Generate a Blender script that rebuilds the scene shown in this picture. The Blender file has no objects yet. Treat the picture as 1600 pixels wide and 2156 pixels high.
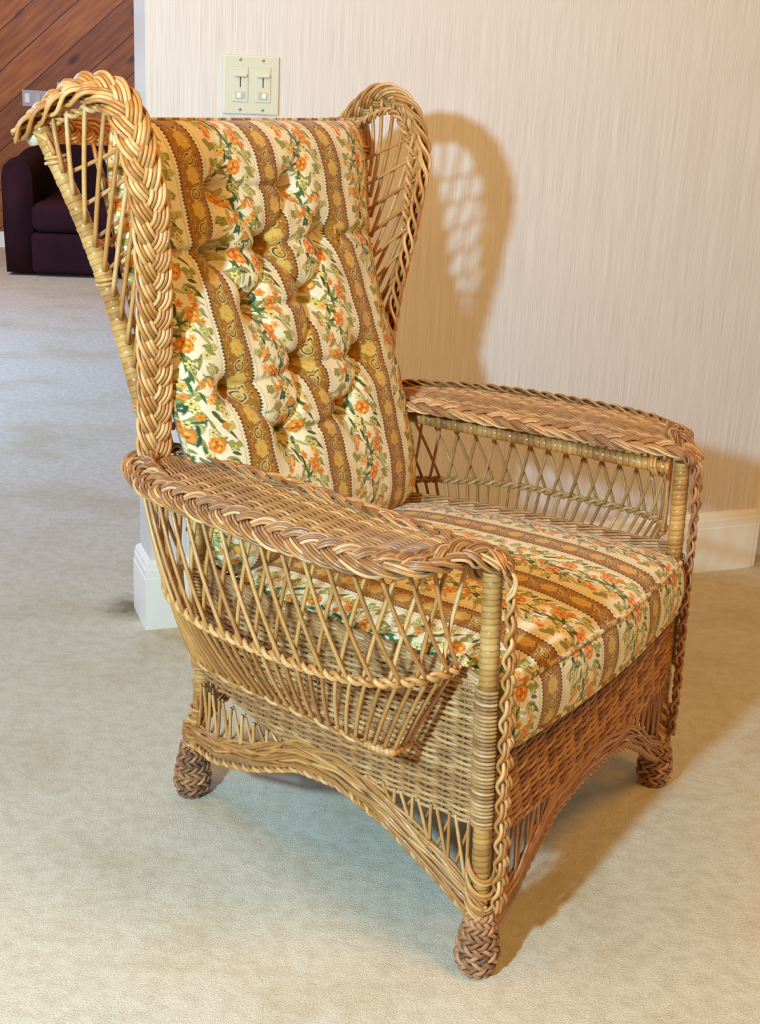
import bpy, math, random
import numpy as np
from math import sin, cos, pi, radians
from mathutils import Matrix, Vector
rng = np.random.default_rng(7); random.seed(7)
COL = bpy.context.scene.collection
# ------------------------------------------------------------------ placement (metres)
CH = (0.14792, 1.55093); TH = 1.0026; W = 0.6625        # near front post, heading, width between posts
AX = np.array([cos(TH), sin(TH), 0.]); AY = np.array([-sin(TH), cos(TH), 0.])
MID = (W/2, 0.28)
C0 = np.array([CH[0], CH[1], 0.]) + AX*MID[0] + AY*MID[1]

# ------------------------------------------------------------------ materials
def srgb(r, g, b):
    f = lambda c: (c/255/12.92) if c/255 <= .04045 else ((c/255+.055)/1.055)**2.4
    return (f(r), f(g), f(b), 1)
def new_mat(name, rough=.6, base=(.5,.5,.5,1), coat=0, spec=.5):
    m = bpy.data.materials.new(name); m.use_nodes = True
    b = m.node_tree.nodes['Principled BSDF']
    b.inputs['Base Color'].default_value = base; b.inputs['Roughness'].default_value = rough
    b.inputs['Coat Weight'].default_value = coat; b.inputs['Specular IOR Level'].default_value = spec
    return m, m.node_tree, b
def node(nt, t, **kw):
    n = nt.nodes.new(t)
    for k, v in kw.items():
        if k.startswith('i_'):
            key = k[2:]; key = int(key) if key.isdigit() else key.replace('_', ' ')
            n.inputs[key].default_value = v
        else: setattr(n, k, v)
    return n
def ramp(nt, stops):
    r = nt.nodes.new('ShaderNodeValToRGB'); e = r.color_ramp.elements
    while len(e) < len(stops): e.new(.5)
    for i, (p, c) in enumerate(stops): e[i].position = p; e[i].color = c
    return r
def mixc(nt, typ, fac, a, b):
    n = nt.nodes.new('ShaderNodeMix'); n.data_type = 'RGBA'; n.blend_type = typ
    for s, v in ((0, fac), (6, a), (7, b)):
        if isinstance(v, (float, int, tuple)): n.inputs[s].default_value = v
        else: nt.links.new(v, n.inputs[s])
    return n.outputs[2]

def wicker_mat(name, cols, rough=.36, coat=.25, weather=.0):
    m, nt, b = new_mat(name, rough, coat=coat, spec=.5); L = nt.links.new
    at = node(nt, 'ShaderNodeAttribute', attribute_name='tone')
    tc = node(nt, 'ShaderNodeTexCoord')
    n1 = node(nt, 'ShaderNodeTexNoise', i_Scale=60., i_Detail=3.); L(tc.outputs['Object'], n1.inputs['Vector'])
    n2 = node(nt, 'ShaderNodeTexNoise', i_Scale=7., i_Detail=2.); L(tc.outputs['Object'], n2.inputs['Vector'])
    ad = node(nt, 'ShaderNodeMath', operation='MULTIPLY_ADD', i_1=.55, i_2=-.28); L(n1.outputs[0], ad.inputs[0])
    s = node(nt, 'ShaderNodeMath', operation='ADD'); L(at.outputs['Fac'], s.inputs[0]); L(ad.outputs[0], s.inputs[1])
    r = ramp(nt, cols); L(s.outputs[0], r.inputs[0])
    g = ramp(nt, [(.50, (0, 0, 0, 1)), (.72, (1, 1, 1, 1))]); L(n2.outputs[0], g.inputs[0])
    gm = node(nt, 'ShaderNodeMath', operation='MULTIPLY', i_1=weather); L(g.outputs[0], gm.inputs[0])
    out = mixc(nt, 'MIX', gm.outputs[0], r.outputs[0], srgb(128, 88, 66))
    L(out, b.inputs['Base Color'])
    rr = node(nt, 'ShaderNodeMapRange', i_3=rough-.08, i_4=rough+.18); L(n1.outputs[0], rr.inputs[0]); L(rr.outputs[0], b.inputs['Roughness'])
    return m
GOLD = [(0, srgb(122, 78, 40)), (.35, srgb(178, 120, 58)), (.65, srgb(204, 146, 76)), (1, srgb(230, 184, 118))]
GREY = [(0, srgb(106, 70, 44)), (.35, srgb(160, 112, 62)), (.65, srgb(190, 140, 82)), (1, srgb(224, 184, 126))]
WRAP = [(0, srgb(132, 88, 42)), (.5, srgb(190, 136, 66)), (1, srgb(220, 172, 98))]
LAMP_RED  = [(0, srgb(104, 62, 36)), (.5, srgb(164, 110, 66)), (1, srgb(198, 146, 92))]
M_cane = wicker_mat('cane', GOLD, .36, .2)
M_weave = wicker_mat('woven_cane', GREY, .42, .12, .25)
M_arm = wicker_mat('armrest_cane', GREY, .36, .3, .6)
M_wrap = wicker_mat('wrapped_cane', WRAP, .30, .35)
M_front = wicker_mat('lamplit_front_cane', LAMP_RED, .45, .1)  # same cane, with the lamp's reddish light painted into its tones
M_foot = wicker_mat('foot_cane', [(0, srgb(92, 62, 42)), (.5, srgb(170, 118, 76)), (1, srgb(206, 154, 106))], .5, .05)
M_peel, _, _ = new_mat('peeled_rod', .5, srgb(206, 184, 142))
M_core, _, _ = new_mat('dark_core', .9, srgb(52, 40, 32))

# ------------------------------------------------------------------ mesh building
class MB:
    def __init__(s): s.v = []; s.f = []; s.t = []; s.n = 0
    def add(s, v, f, tone=.5):
        v = np.asarray(v, float); s.v.append(v); s.f.append(np.asarray(f, int)+s.n)
        s.t.append(np.full(len(v), tone) if np.isscalar(tone) else np.asarray(tone, float)); s.n += len(v)
    def tube(s, path, r, k=6, tone=None, cap=True, flat=1.0, nrm=None):
        p = np.asarray(path, float); n = len(p)
        if tone is None: tone = rng.uniform(.2, .85)
        T = np.gradient(p, axis=0); T /= np.linalg.norm(T, axis=1)[:, None]+1e-12
        N = np.zeros_like(p)
        if nrm is None:
            a = np.array([0, 0, 1.]) if abs(T[0][2]) < .9 else np.array([1., 0, 0])
            a = a-T[0]*(a@T[0]); N[0] = a/np.linalg.norm(a)
            for i in range(1, n):
                a = N[i-1]-T[i]*(N[i-1]@T[i]); N[i] = a/(np.linalg.norm(a)+1e-12)
        else:
            N = np.asarray(nrm, float); N = N-T*(N*T).sum(1)[:, None]; N /= np.linalg.norm(N, axis=1)[:, None]+1e-12
        B = np.cross(T, N); r = np.broadcast_to(np.asarray(r, float), (n,))
        an = np.arange(k)/k*2*pi
        V = p[:, None]+r[:, None, None]*(np.cos(an)[None, :, None]*N[:, None]*flat+np.sin(an)[None, :, None]*B[:, None])
        V = V.reshape(-1, 3); i = np.arange(n-1)[:, None]*k; j = np.arange(k)[None]; j2 = (j+1) % k
        F = np.stack([i+j, i+j2, i+k+j2, i+k+j], -1).reshape(-1, 4)
        s.add(V, F, tone)
        if cap:
            for e, rev in ((0, 1), (n-1, 0)):
                b = s.n-n*k+e*k; idx = list(range(b, b+k))
                if rev: idx = idx[::-1]
                for q in range(1, k-2, 2): s.f.append(np.array([[idx[0], idx[q], idx[q+1], idx[q+2]]]))
    def box(s, lo, hi, tone=.5):
        x0, y0, z0 = lo; x1, y1, z1 = hi
        v = [(x0,y0,z0),(x1,y0,z0),(x1,y1,z0),(x0,y1,z0),(x0,y0,z1),(x1,y0,z1),(x1,y1,z1),(x0,y1,z1)]
        s.add(v, [(0,3,2,1),(4,5,6,7),(0,1,5,4),(1,2,6,5),(2,3,7,6),(3,0,4,7)], tone)
    def build(s, name, mat, parent=None, mirror=False, off=None, smooth=True, kind=None):
        V = np.concatenate(s.v); F = np.concatenate(s.f); t = np.concatenate(s.t)
        if mirror: V = V.copy(); V[:, 0] = W-V[:, 0]; F = F[:, ::-1]
        if off is not None: V = V-np.asarray(off)
        return mesh_obj(name, V, F, mat, parent, smooth, {'tone': t})
def mesh_obj(name, V, F, mat, parent=None, smooth=True, attrs=None, col=None):
    me = bpy.data.meshes.new(name); F = np.asarray(F); k = F.shape[1]
    me.vertices.add(len(V)); me.vertices.foreach_set('co', np.ascontiguousarray(V, dtype=np.float32).ravel())
    me.loops.add(F.size); me.loops.foreach_set('vertex_index', F.ravel().astype(np.int32))
    me.polygons.add(len(F)); me.polygons.foreach_set('loop_start', (np.arange(len(F))*k).astype(np.int32))
    me.polygons.foreach_set('loop_total', np.full(len(F), k, np.int32))
    me.polygons.foreach_set('use_smooth', np.full(len(F), smooth))
    me.update(calc_edges=True); me.validate()
    for a, d in (attrs or {}).items():
        at = me.attributes.new(a, 'FLOAT', 'POINT'); at.data.foreach_set('value', d.astype(np.float32))
    if col is not None:
        at = me.attributes.new('fabric', 'FLOAT_COLOR', 'POINT')
        c4 = np.ones((len(V), 4), np.float32); c4[:, :3] = col; at.data.foreach_set('color', c4.ravel())
    o = bpy.data.objects.new(name, me); COL.objects.link(o)
    if mat: me.materials.append(mat)
    if parent: o.parent = parent
    return o
def empty(name, loc, rz, label, cat, group=None):
    o = bpy.data.objects.new(name, None); COL.objects.link(o); o.location = loc; o.rotation_euler = (0, 0, rz)
    o.empty_display_size = .1; o['label'] = label; o['category'] = cat
    if group: o['group'] = group
    return o
def tag(o, label=None, cat=None, group=None, kind=None):
    for k, v in (('label', label), ('category', cat), ('group', group), ('kind', kind)):
        if v: o[k] = v
    return o
OFF = (MID[0], MID[1], 0)

def smooth_path(pts, n=200):                     # Catmull-Rom through points, resampled evenly
    P = np.asarray(pts, float); P = np.vstack([2*P[0]-P[1], P, 2*P[-1]-P[-2]]); out = []
    for i in range(1, len(P)-2):
        t = np.linspace(0, 1, 24, endpoint=False)[:, None]
        a, b, c, d = P[i-1], P[i], P[i+1], P[i+2]
        out.append(.5*(2*b+(c-a)*t+(2*a-5*b+4*c-d)*t*t+(3*b-a-3*c+d)*t**3))
    out = np.vstack(out+[P[-2][None]])
    s = np.r_[0, np.cumsum(np.linalg.norm(np.diff(out, axis=0), axis=1))]
    q = np.linspace(0, s[-1], n); return np.stack([np.interp(q, s, out[:, j]) for j in range(3)], 1)
def arclen(p): return np.r_[0, np.cumsum(np.linalg.norm(np.diff(p, axis=0), axis=1))]
def resample(p, step):
    s = arclen(p); n = max(3, int(s[-1]/step)+1); q = np.linspace(0, s[-1], n)
    return np.stack([np.interp(q, s, p[:, j]) for j in range(3)], 1)
def frames(p, nrm):
    T = np.gradient(p, axis=0); T /= np.linalg.norm(T, axis=1)[:, None]
    N = np.broadcast_to(np.asarray(nrm, float), p.shape).copy(); N -= T*(N*T).sum(1)[:, None]; N /= np.linalg.norm(N, axis=1)[:, None]
    return T, N, np.cross(T, N)
def braid(mb, path, nrm, A=.014, B=.006, period=.09, nc=4, rc=.0022, sp=None, k=6, tones=(.25, .9), flip=1, nb=3):
    p = resample(np.asarray(path, float), .0035); s = arclen(p)
    if not callable(nrm) and np.ndim(nrm) == 2:
        src = np.asarray(nrm, float); q = np.linspace(0, 1, len(src)); u = s/s[-1]
        nrm = np.stack([np.interp(u, q, src[:, j]) for j in range(3)], 1)
    T, N, Bn = frames(p, nrm); sp = sp or rc*1.95
    cyc = max(1, round(s[-1]/period)); w = 2*pi*cyc/s[-1]
    for b in range(nb):
        ph = w*s+2*pi*b/nb; a = A*np.sin(ph)*flip; h = B*np.sin(2*ph); da = A*w*np.cos(ph)*flip
        cs = 1/np.sqrt(1+da*da); sn = da*cs
        for j in range(nc):
            o = (j-(nc-1)/2)*sp
            q = p+Bn*(a+o*cs)[:, None]+N*(h+.0004*rng.normal())[:, None]-T*(o*sn)[:, None]
            mb.tube(q, rc*rng.uniform(.92, 1.1), k, rng.uniform(*tones))
def rope(mb, path, nrm, R=.004, r=.0035, period=.03, ns=2, k=6, tones=(.3, .9), sy=1., sign=1):
    p = resample(np.asarray(path, float), min(.004, period/8)); s = arclen(p); T, N, Bn = frames(p, nrm)
    for b in range(ns):
        ph = sign*2*pi*s/period+2*pi*b/ns
        mb.tube(p+N*(R*np.cos(ph))[:, None]+Bn*(R*sy*np.sin(ph))[:, None], r, k, rng.uniform(*tones))
def wrapped(mb, path, r, pitch=.009, k=16, depth=.0012, tone=.6, jit=.25, slant=.25):
    p = resample(np.asarray(path, float), pitch/6); s = arclen(p); n = len(p)
    T = np.gradient(p, axis=0); T /= np.linalg.norm(T, axis=1)[:, None]
    a = np.array([1., 0, 0]) if abs(T[0][0]) < .9 else np.array([0, 0, 1.]); N = a-T*(T@a)[:, None]; N /= np.linalg.norm(N, axis=1)[:, None]; B = np.cross(T, N)
    r = np.broadcast_to(np.asarray(r, float), (len(np.atleast_1d(r)),)) if np.ndim(r) else np.full(2, r)
    rr = np.interp(np.linspace(0, 1, n), np.linspace(0, 1, len(r)), r)
    an = np.arange(k)/k*2*pi
    turns = s[:, None]/pitch+slant*np.sin(an+.7)[None]+jit*np.sin(s*37)[:, None]
    fr = turns % 1; idx = np.floor(turns).astype(int)
    prof = -depth*np.exp(-(np.minimum(fr, 1-fr)/.10)**2)
    rad = rr[:, None]+prof+.0004*np.sin(idx*2.3)
    V = p[:, None]+rad[..., None]*(np.cos(an)[None, :, None]*N[:, None]+np.sin(an)[None, :, None]*B[:, None])
    tn = np.clip(tone+.22*np.sin(idx*12.9898)+.12*np.sin(idx*4.1)-.5*np.exp(-(np.minimum(fr, 1-fr)/.07)**2), 0, 1)
    i = np.arange(n-1)[:, None]*k; j = np.arange(k)[None]; j2 = (j+1) % k
    F = np.stack([i+j, i+j2, i+k+j2, i+k+j], -1).reshape(-1, 4); base = mb.n
    mb.add(V.reshape(-1, 3), F, tn.ravel())
    mb.add(np.vstack([p[0]+N[0]*rr[0]*np.cos(an)[:, None]+B[0]*rr[0]*np.sin(an)[:, None]]), [[0, q+2, q+1, q] if False else [0, q, q+1, min(q+2, k-1)] for q in range(1, k-2, 2)], .3)
    mb.add(np.vstack([p[-1]+N[-1]*rr[-1]*np.cos(an)[:, None]+B[-1]*rr[-1]*np.sin(an)[:, None]]), [[0, q, q+1, min(q+2, k-1)] for q in range(1, k-2, 2)], .3)

# ------------------------------------------------------------------ the wicker armchair
chair = empty('wicker_armchair', tuple(C0), TH, 'tall wingback wicker armchair with wide woven arms and side pockets on cream carpet', 'armchair')
def emit(mb, name, mat, pn, pf=None, both=True):
    a = mb.build(name, mat, pn, off=OFF)
    b = mb.build(name, mat, pf or pn, mirror=True, off=OFF) if both else None
    return a, b
I3 = lambda v, xs, ys: np.interp(v, xs, ys)
def postxy(z): return np.array([.005*(1-z/.6), -.022*(1-z/.6)])      # front post leans forward at the foot
def front_post(z): q = postxy(z); return np.array([q[0], q[1], z])
REAR = smooth_path([(.122, .612, .0), (.112, .596, .09), (.098, .571, .21), (.092, .564, .32), (.088, .567, .46), (.078, .585, .60)], 60)
def rear_post(z): return np.array([np.interp(z, REAR[:, 2], REAR[:, 0]), np.interp(z, REAR[:, 2], REAR[:, 1]), z])
# plan line of a side panel: y -> x
SY = [0, .06, .15, .30, .40, .50, .57]; SX = [.0, .004, .010, .022, .036, .064, .094]
side_x = lambda y: np.interp(y, SY, SX)

# legs: a wrapped post with a woven pineapple foot
def foot_mesh(c):
    mb = MB(); h = .092; NS = 12; rows = 10
    def R(z):                                                       # bulb profile
        return np.interp(z, [0, .010, .025, .045, .065, .08, .11], [.016, .024, .0275, .0262, .0220, .0180, .0150])
    for i in range(rows):
        z0 = .006+(h-.004)*i/(rows-1); sg = 1 if i % 2 else -1
        ph = np.linspace(0, 2*pi, 97)
        for b in range(2):
            m = NS/2*ph+pi*b+(pi/2)*(i % 2)
            rr = R(z0)+.0030*np.cos(m); zz = z0+sg*.0042*np.sin(m)
            mb.tube(np.stack([c[0]+rr*np.cos(ph), c[1]+rr*np.sin(ph), np.maximum(zz, .0035)], 1), .0033, 6, rng.uniform(.15, .9), cap=False)
    zz = np.linspace(.002, .10, 14)
    core = np.stack([np.full(14, c[0]), np.full(14, c[1]), zz], 1); mb.tube(core, R(zz)-.003, 16, .05)
    return mb
def build_leg(path, r, cfoot, nm='leg'):
    mb = MB(); wrapped(mb, path, r, .0085, tone=.62)
    mb2 = foot_mesh(cfoot)
    for mir in (False, True):
        o = mb.build(nm, M_wrap, chair, mirror=mir, off=OFF)
        mb2.build('foot', M_foot, o, mirror=mir, off=OFF)
FP = np.array([front_post(z) for z in np.linspace(.085, .60, 30)])
build_leg(FP, .0135, front_post(.05))
RP = np.array([rear_post(z) for z in np.linspace(.10, .60, 30)])
build_leg(RP, .0135, rear_post(.02))

# weave helper: surface function P(u,v) u along the weavers (metres), v across rows
def weave(mb, P, Nrm, u0, u1, v0, v1, pitch, stake, r=.0026, amp=.0030, pair=1, k=5, tones=(.2, .9), du=.005, rs=.0028, wob=.0006, stakes=True, uoff=0.):
    rows = int((v1-v0)/pitch)
    for i in range(rows+1):
        v = v0+(v1-v0)*i/rows; a, b = (u0, u1) if not callable(u0) else (u0(v), u1(v))
        if b-a < .01: continue
        u = np.linspace(a, b, max(4, int((b-a)/du))); sg = 1 if (i//pair) % 2 else -1
        p = P(u, np.full_like(u, v)+wob*np.sin(u*60+i*2.1)); n = Nrm(u, np.full_like(u, v))
        mb.tube(p+n*(sg*amp*np.cos(pi*(u+uoff)/stake))[:, None], r*rng.uniform(.9, 1.1), k, rng.uniform(*tones))
    if stakes:
        a, b = (u0, u1) if not callable(u0) else (min(u0(v0), u0(v1)), max(u1(v0), u1(v1)))
        for uu in np.arange(math.ceil(a/stake)*stake-uoff, b, stake):
            v = np.linspace(v0, v1, 12)
            if callable(u0): v = v[(uu > np.array([u0(q) for q in v])) & (uu < np.array([u1(q) for q in v]))]
            if len(v) < 3: continue
            mb.tube(P(np.full_like(v, uu), v), rs, 5, .3)

# side panels: plain weave, rows run from the rear leg round the front post
ytab = np.linspace(-.012, .585, 120); xtab = side_x(ytab)
def Pside(u, v): return np.stack([side_x(u)-.004, u-.012*(1-np.clip(u/.5, 0, 1))*(1-v/.6)*1.0, v], -1)
def Nside(u, v): return np.tile(np.array([-1., 0, 0]), (len(u), 1))
mb = MB(); weave(mb, Pside, Nside, lambda v: -.004, lambda v: .572 if v > .262 else .30+.27*max(0., v-.230)/.032, .232, .440, .0043, .028, .0028, .0026, pair=1, tones=(.3, .85))
for q in range(5):                                                  # top border rods
    y = np.linspace(.0, .565, 40); rope(mb, np.stack([side_x(y)-.002, y, np.full(40, .430+.0055*q)], 1), (0, 0, 1), .0022, .0028, .05, 2)
for zc in np.arange(.236, .437, .0057):                             # row ends turning round the front post
    an = np.linspace(.35*pi, 1.45*pi, 14); c = front_post(zc)
    mb.tube(np.stack([c[0]+.0162*np.cos(an), c[1]+.0162*np.sin(an), np.full(14, zc)], 1), .0026, 6, rng.uniform(.3, .9))
    if zc < .262: continue
    c = rear_post(zc); an = np.linspace(.25*pi, 1.25*pi, 12)
    mb.tube(np.stack([c[0]+.0162*np.cos(an), c[1]+.0162*np.sin(an), np.full(12, zc)], 1), .0026, 6, rng.uniform(.3, .9))
emit(mb, 'side_panel', M_weave, chair)

# front panel: waling, cane coloured reddish to carry the warm lamp's light
def yfront(x, z): return -.022*(1-z/.6)-.004-.012*np.sin(np.clip(x/W, 0, 1)*pi)
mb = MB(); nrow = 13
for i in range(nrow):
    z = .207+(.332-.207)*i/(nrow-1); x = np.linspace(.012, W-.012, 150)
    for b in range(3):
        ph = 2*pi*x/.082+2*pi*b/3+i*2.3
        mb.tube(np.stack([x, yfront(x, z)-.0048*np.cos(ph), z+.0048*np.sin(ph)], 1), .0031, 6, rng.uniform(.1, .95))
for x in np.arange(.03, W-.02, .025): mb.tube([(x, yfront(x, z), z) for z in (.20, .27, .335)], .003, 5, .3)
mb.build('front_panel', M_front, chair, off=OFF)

# aprons: an arched band of loose twisted canes hung on open spokes
def apron(Pf, fz, u0, u1, zt, cross=.03, mat=M_cane, name='apron', both=True, out=(-1., 0, 0), gaps=.011, nband=4):
    mb = MB(); u = np.linspace(u0, u1, 90)
    for q in range(nband):
        z = fz(u)-.004-gaps*q*(1+.25*np.sin(u*9)); p = Pf(u, z)
        rope(mb, p, (0, 0, 1), .0046, .0031, .15+.025*q, 2, tones=(.25, .95), sy=.6, sign=1 if q % 2 else -1)
        mb.tube(p+np.array([0, 0, 1.])*(.003*np.sin(u*40+q))[:, None]+np.array(out)*.003, .0029, 6, rng.uniform(.3, .9))
    rope(mb, Pf(u, fz(u)-.004-gaps*nband), (0, 0, 1), .0032, .0033, .03, 2, tones=(.3, .9))
    for uu in np.arange(u0+.03, u1-.015, cross):
        zz = float(fz(uu))
        if zt-zz < .006: continue
        for dx in (0, .016):
            h = np.linspace(0, 1, 6); mb.tube(Pf(uu+dx*h*1.3, zz-.01+(zt+.012-zz)*h), .0028, 5, rng.uniform(.3, .9))
        h = np.linspace(0, 1, 6); mb.tube(Pf(uu+.028-.03*h, zz-.01+(zt+.012-zz)*h)+np.array(out)*-.006, .0025, 5, rng.uniform(.2, .7))
    if both: emit(mb, name, mat, chair)
    else: mb.build(name, mat, chair, off=OFF)
fz_side = lambda y: np.interp(y, [-.02, .02, .07, .15, .235, .31, .41, .50, .60], [.120, .146, .180, .224, .250, .246, .200, .165, .150])
def Papr(u, z):
    z = np.asarray(z, float); u = np.asarray(u, float)
    return np.stack([side_x(u)-.008+np.clip(.2-z, 0, .2)*.16*np.clip((u-.2)/.35, 0, 1)+0*z, u-.022*(1-z/.6)*np.clip(1-u/.3, 0, 1)+np.clip(.2-z, 0, .2)*.22*np.clip((u-.2)/.35, 0, 1), z+0*u], -1)
apron(Papr, fz_side, -.014, .592, .236)
fz_front = lambda x: np.interp(x, [0, .03, .08, .125, .19, .27, .36, .46, .53, .58, .63, W], [.085, .098, .122, .160, .204, .220, .222, .206, .165, .130, .100, .085])
def Pfr(u, z): u = np.asarray(u, float); z = np.asarray(z, float); return np.stack([u+0*z, yfront(u, z)-.004, z+0*u], -1)
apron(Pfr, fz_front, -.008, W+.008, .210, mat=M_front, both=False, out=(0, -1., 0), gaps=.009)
fz_back = lambda x: np.interp(x, [.1, .2, .33, .46, W-.1], [.15, .2, .22, .2, .15])
def Pbk(u, z): u = np.asarray(u, float); z = np.asarray(z, float); return np.stack([u+0*z, .585+np.clip(.2-z, 0, .2)*.22+0*u, z+0*u], -1)
apron(Pbk, fz_back, .10, W-.10, .236, both=False, out=(0, 1., 0), nband=3)

mbk = MB(); mbk2 = MB()
for zc, rr in ((.148, .0165), (.126, .018), (.104, .0185), (.092, .018)):
    c = front_post(zc)
    for q in range(2):
        an = np.linspace(.62*pi, 2.05*pi, 26); e = np.abs(np.linspace(-1, 1, 26))**2.2
        mbk.tube(np.stack([c[0]+(rr+.004*e)*np.cos(an), c[1]+(rr+.004*e)*np.sin(an), c[2]+q*.0052+.030*e], 1), .0029, 6, rng.uniform(.3, .9))
    c = rear_post(zc+.035); an = np.linspace(.2*pi, 1.5*pi, 22)
    mbk2.tube(np.stack([c[0]+rr*np.cos(an), c[1]+rr*np.sin(an), np.full(22, c[2])], 1), .003, 6, rng.uniform(.3, .9))
emit(mbk, 'leg_binding', M_cane, chair); emit(mbk2, 'leg_binding', M_cane, chair)

# back of the base and the tall open lattice back
mb = MB()
def Pback(u, v): return np.stack([u, .575+0*u, v], -1)
weave(mb, Pback, lambda u, v: np.tile([0, 1., 0], (len(u), 1)), .095, W-.095, .232, .446, .0075, .03, .0030, .003, du=.01)
mb.build('rear_panel', M_weave, chair, off=OFF)
POST = smooth_path([(.030, .605, .632), (.018, .632, .74), (.0, .660, .86), (-.026, .688, .97), (-.050, .712, 1.05), (-.066, .730, 1.105)], 80)
ppost = lambda z: np.array([np.interp(z, POST[:, 2], POST[:, 0]), np.interp(z, POST[:, 2], POST[:, 1]), z])
mb = MB()
for i in range(17):
    for sg in (1, -1):
        h = np.linspace(0, 1, 14); xa = .06+(W-.12)*i/16; xb = np.clip(xa+sg*.16, .02, W-.02)
        zz = .44+.64*h; xx = xa+(xb-xa)*h; yy = np.interp(zz, [.44, .6, .74, .86, 1.1], [.58, .605, .64, .665, .725])
        mb.tube(np.stack([xx, yy+.006*sg, zz], 1), .0028, 5)
for z in (.50, .66, .80, .94):
    a = ppost(max(z, .64)); x = np.linspace(a[0] if z > .63 else .085, W-(a[0] if z > .63 else .085), 40)
    y = np.full(40, np.interp(z, [.44, .6, .74, .86, 1.1], [.58, .605, .64, .665, .725]))
    rope(mb, np.stack([x, y, np.full(40, z)], 1), (0, 0, 1), .004, .0032, .03)
mb.build('back_panel', M_cane, chair, off=OFF)
mb = MB(); x = np.linspace(-.062, W+.062, 60); braid(mb, np.stack([x, np.full(60, .745), 1.098-.010*np.sin((x+.06)/(W+.12)*pi)], 1), (0, 1., .2), .012, .005, .09, 3, .003)
mb.build('top_rail', M_cane, chair, off=OFF)
for sx in (False, True):
    mb = MB(); mb.tube([(-.045, .738, 1.088), (-.072, .742, 1.084)], .0095, 14, .9); mb.build('rail_end', M_peel, chair, mirror=sx, off=OFF)
mb = MB(); mb.box((.055, .02, .318), (W-.055, .555, .340), .1)
mb.build('seat_deck', M_core, chair, off=OFF, smooth=False)

# ---- wings
WB = [(.012, .592, .625), (.012, .590, .70), (.007, .584, .79), (-.002, .576, .86), (-.012, .568, .92), (-.024, .562, 1.0), (-.032, .566, 1.05), (-.034, .579, 1.10), (-.034, .602, 1.138), (-.038, .636, 1.157), (-.048, .676, 1.155), (-.058, .712, 1.134), (-.068, .746, 1.108), (-.074, .764, 1.088)]
WBP = smooth_path(WB, 260)
pairs = []
mbp = MB(); wrapped(mbp, POST, [.0140, .0135, .0128, .012], .0088, tone=.66, depth=.0006)
# little stair-step bindings where each strand lands
for z in (.70, .885, 1.055):
    c = ppost(z); ph = np.linspace(0, 2*pi, 22)
    for dz in (0, .007): mbp.tube(np.stack([c[0]+.0145*np.cos(ph), c[1]+.0145*np.sin(ph), c[2]+dz+.003*np.cos(ph+1)], 1), .0026, 5, .8, cap=False)
mbe = MB(); tN = np.array([[-.55, -1., .0]]*6+[[-1., -.6, .5], [-1., -.5, .7], [-.9, .2, .9], [-.8, .3, 1.], [-.6, .8, .6]])
braid(mbe, WBP, tN, .0160, .0085, .135, 4, .0030, tones=(.35, 1.), nb=5)
mbl = MB()
wb = lambda t: WBP[int(np.clip(t, 0, 1)*(len(WBP)-1))]
inner = lambda p: p+np.array([.004, .004, 0])
for z, t in ((1.085, .975), (1.066, .94), (1.042, .905), (1.012, .865), (.975, .82), (.94, .775), (.905, .725), (.87, .67), (.835, .61), (.80, .55), (.765, .49), (.735, .42), (.705, .35), (.68, .28), (.655, .20)):
    a = ppost(z)+np.array([-.007, -.012, 0]); b = inner(wb(t)); h = np.linspace(0, 1, 12)[:, None]
    m = a*(1-h)+b*h+np.array([-.006, -.004, 0])*np.sin(h*pi); mbl.tube(m, .0036, 6, rng.uniform(.4, .9))
for z, t in ((1.04, .66), (.995, .61), (.95, .555), (.905, .495), (.86, .435), (.815, .375), (.77, .31), (.725, .24), (.68, .165)):
    a = ppost(z)+np.array([.004, -.008, 0]); b = inner(wb(t)); h = np.linspace(0, 1, 12)[:, None]
    m = a*(1-h)+b*h+np.array([.005, 0, 0])*np.sin(h*pi); mbl.tube(m, .0030, 6, rng.uniform(.3, .8))
q = smooth_path([inner(wb(.42))+(0, .01, 0), inner(wb(.56))+(0, .02, 0), inner(wb(.66))+(0, .014, -.018), inner(wb(.78))+(0, 0, -.024), inner(wb(.93))+(0, 0, -.02)], 60)
rope(mbl, q, (1, 0, 0), .0045, .0036, .03, 2, tones=(.4, .9))
for mir in (False, True):
    o = mbp.build('wing', M_wrap, chair, mirror=mir, off=OFF)
    mbe.build('braided_edge', M_cane, o, mirror=mir, off=OFF)
    mbl.build('wing_lattice', M_cane, o, mirror=mir, off=OFF)

# ---- armrests
OUT = [(0.08, 0.578, 0.626), (0.05, 0.6, 0.638), (0.012, 0.602, 0.636), (-0.03, 0.586, 0.634), (-0.062, 0.545, 0.633), (-0.098, 0.485, 0.633), (-0.118, 0.41, 0.634), (-0.133, 0.33, 0.634), (-0.143, 0.245, 0.632), (-0.146, 0.16, 0.63), (-0.136, 0.095, 0.628), (-0.11, 0.055, 0.627), (-0.07, 0.036, 0.628), (-0.035, 0.022, 0.63), (-0.006, -0.01, 0.618)]
INN = [(0.08, 0.578, 0.626), (0.069, 0.52, 0.626), (0.064, 0.45, 0.626), (0.057, 0.38, 0.626), (0.051, 0.31, 0.625), (0.041, 0.23, 0.624), (0.029, 0.16, 0.623), (0.028, 0.09, 0.622), (0.012, 0.03, 0.622), (0.004, -0.008, 0.618), (0.001, -0.026, 0.59), (0.003, -0.033, 0.5), (0.004, -0.036, 0.4), (0.005, -0.04, 0.28), (0.008, -0.044, 0.18), (0.01, -0.044, 0.105)]
outp = smooth_path(OUT, 240); innp = smooth_path(INN, 300)
topin = innp[innp[:, 2] > .6121]; topin = topin[topin[:, 1] > -.02]
def xin(y): o = np.argsort(topin[:, 1]); return np.interp(y, topin[o, 1], topin[o, 0])
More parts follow.
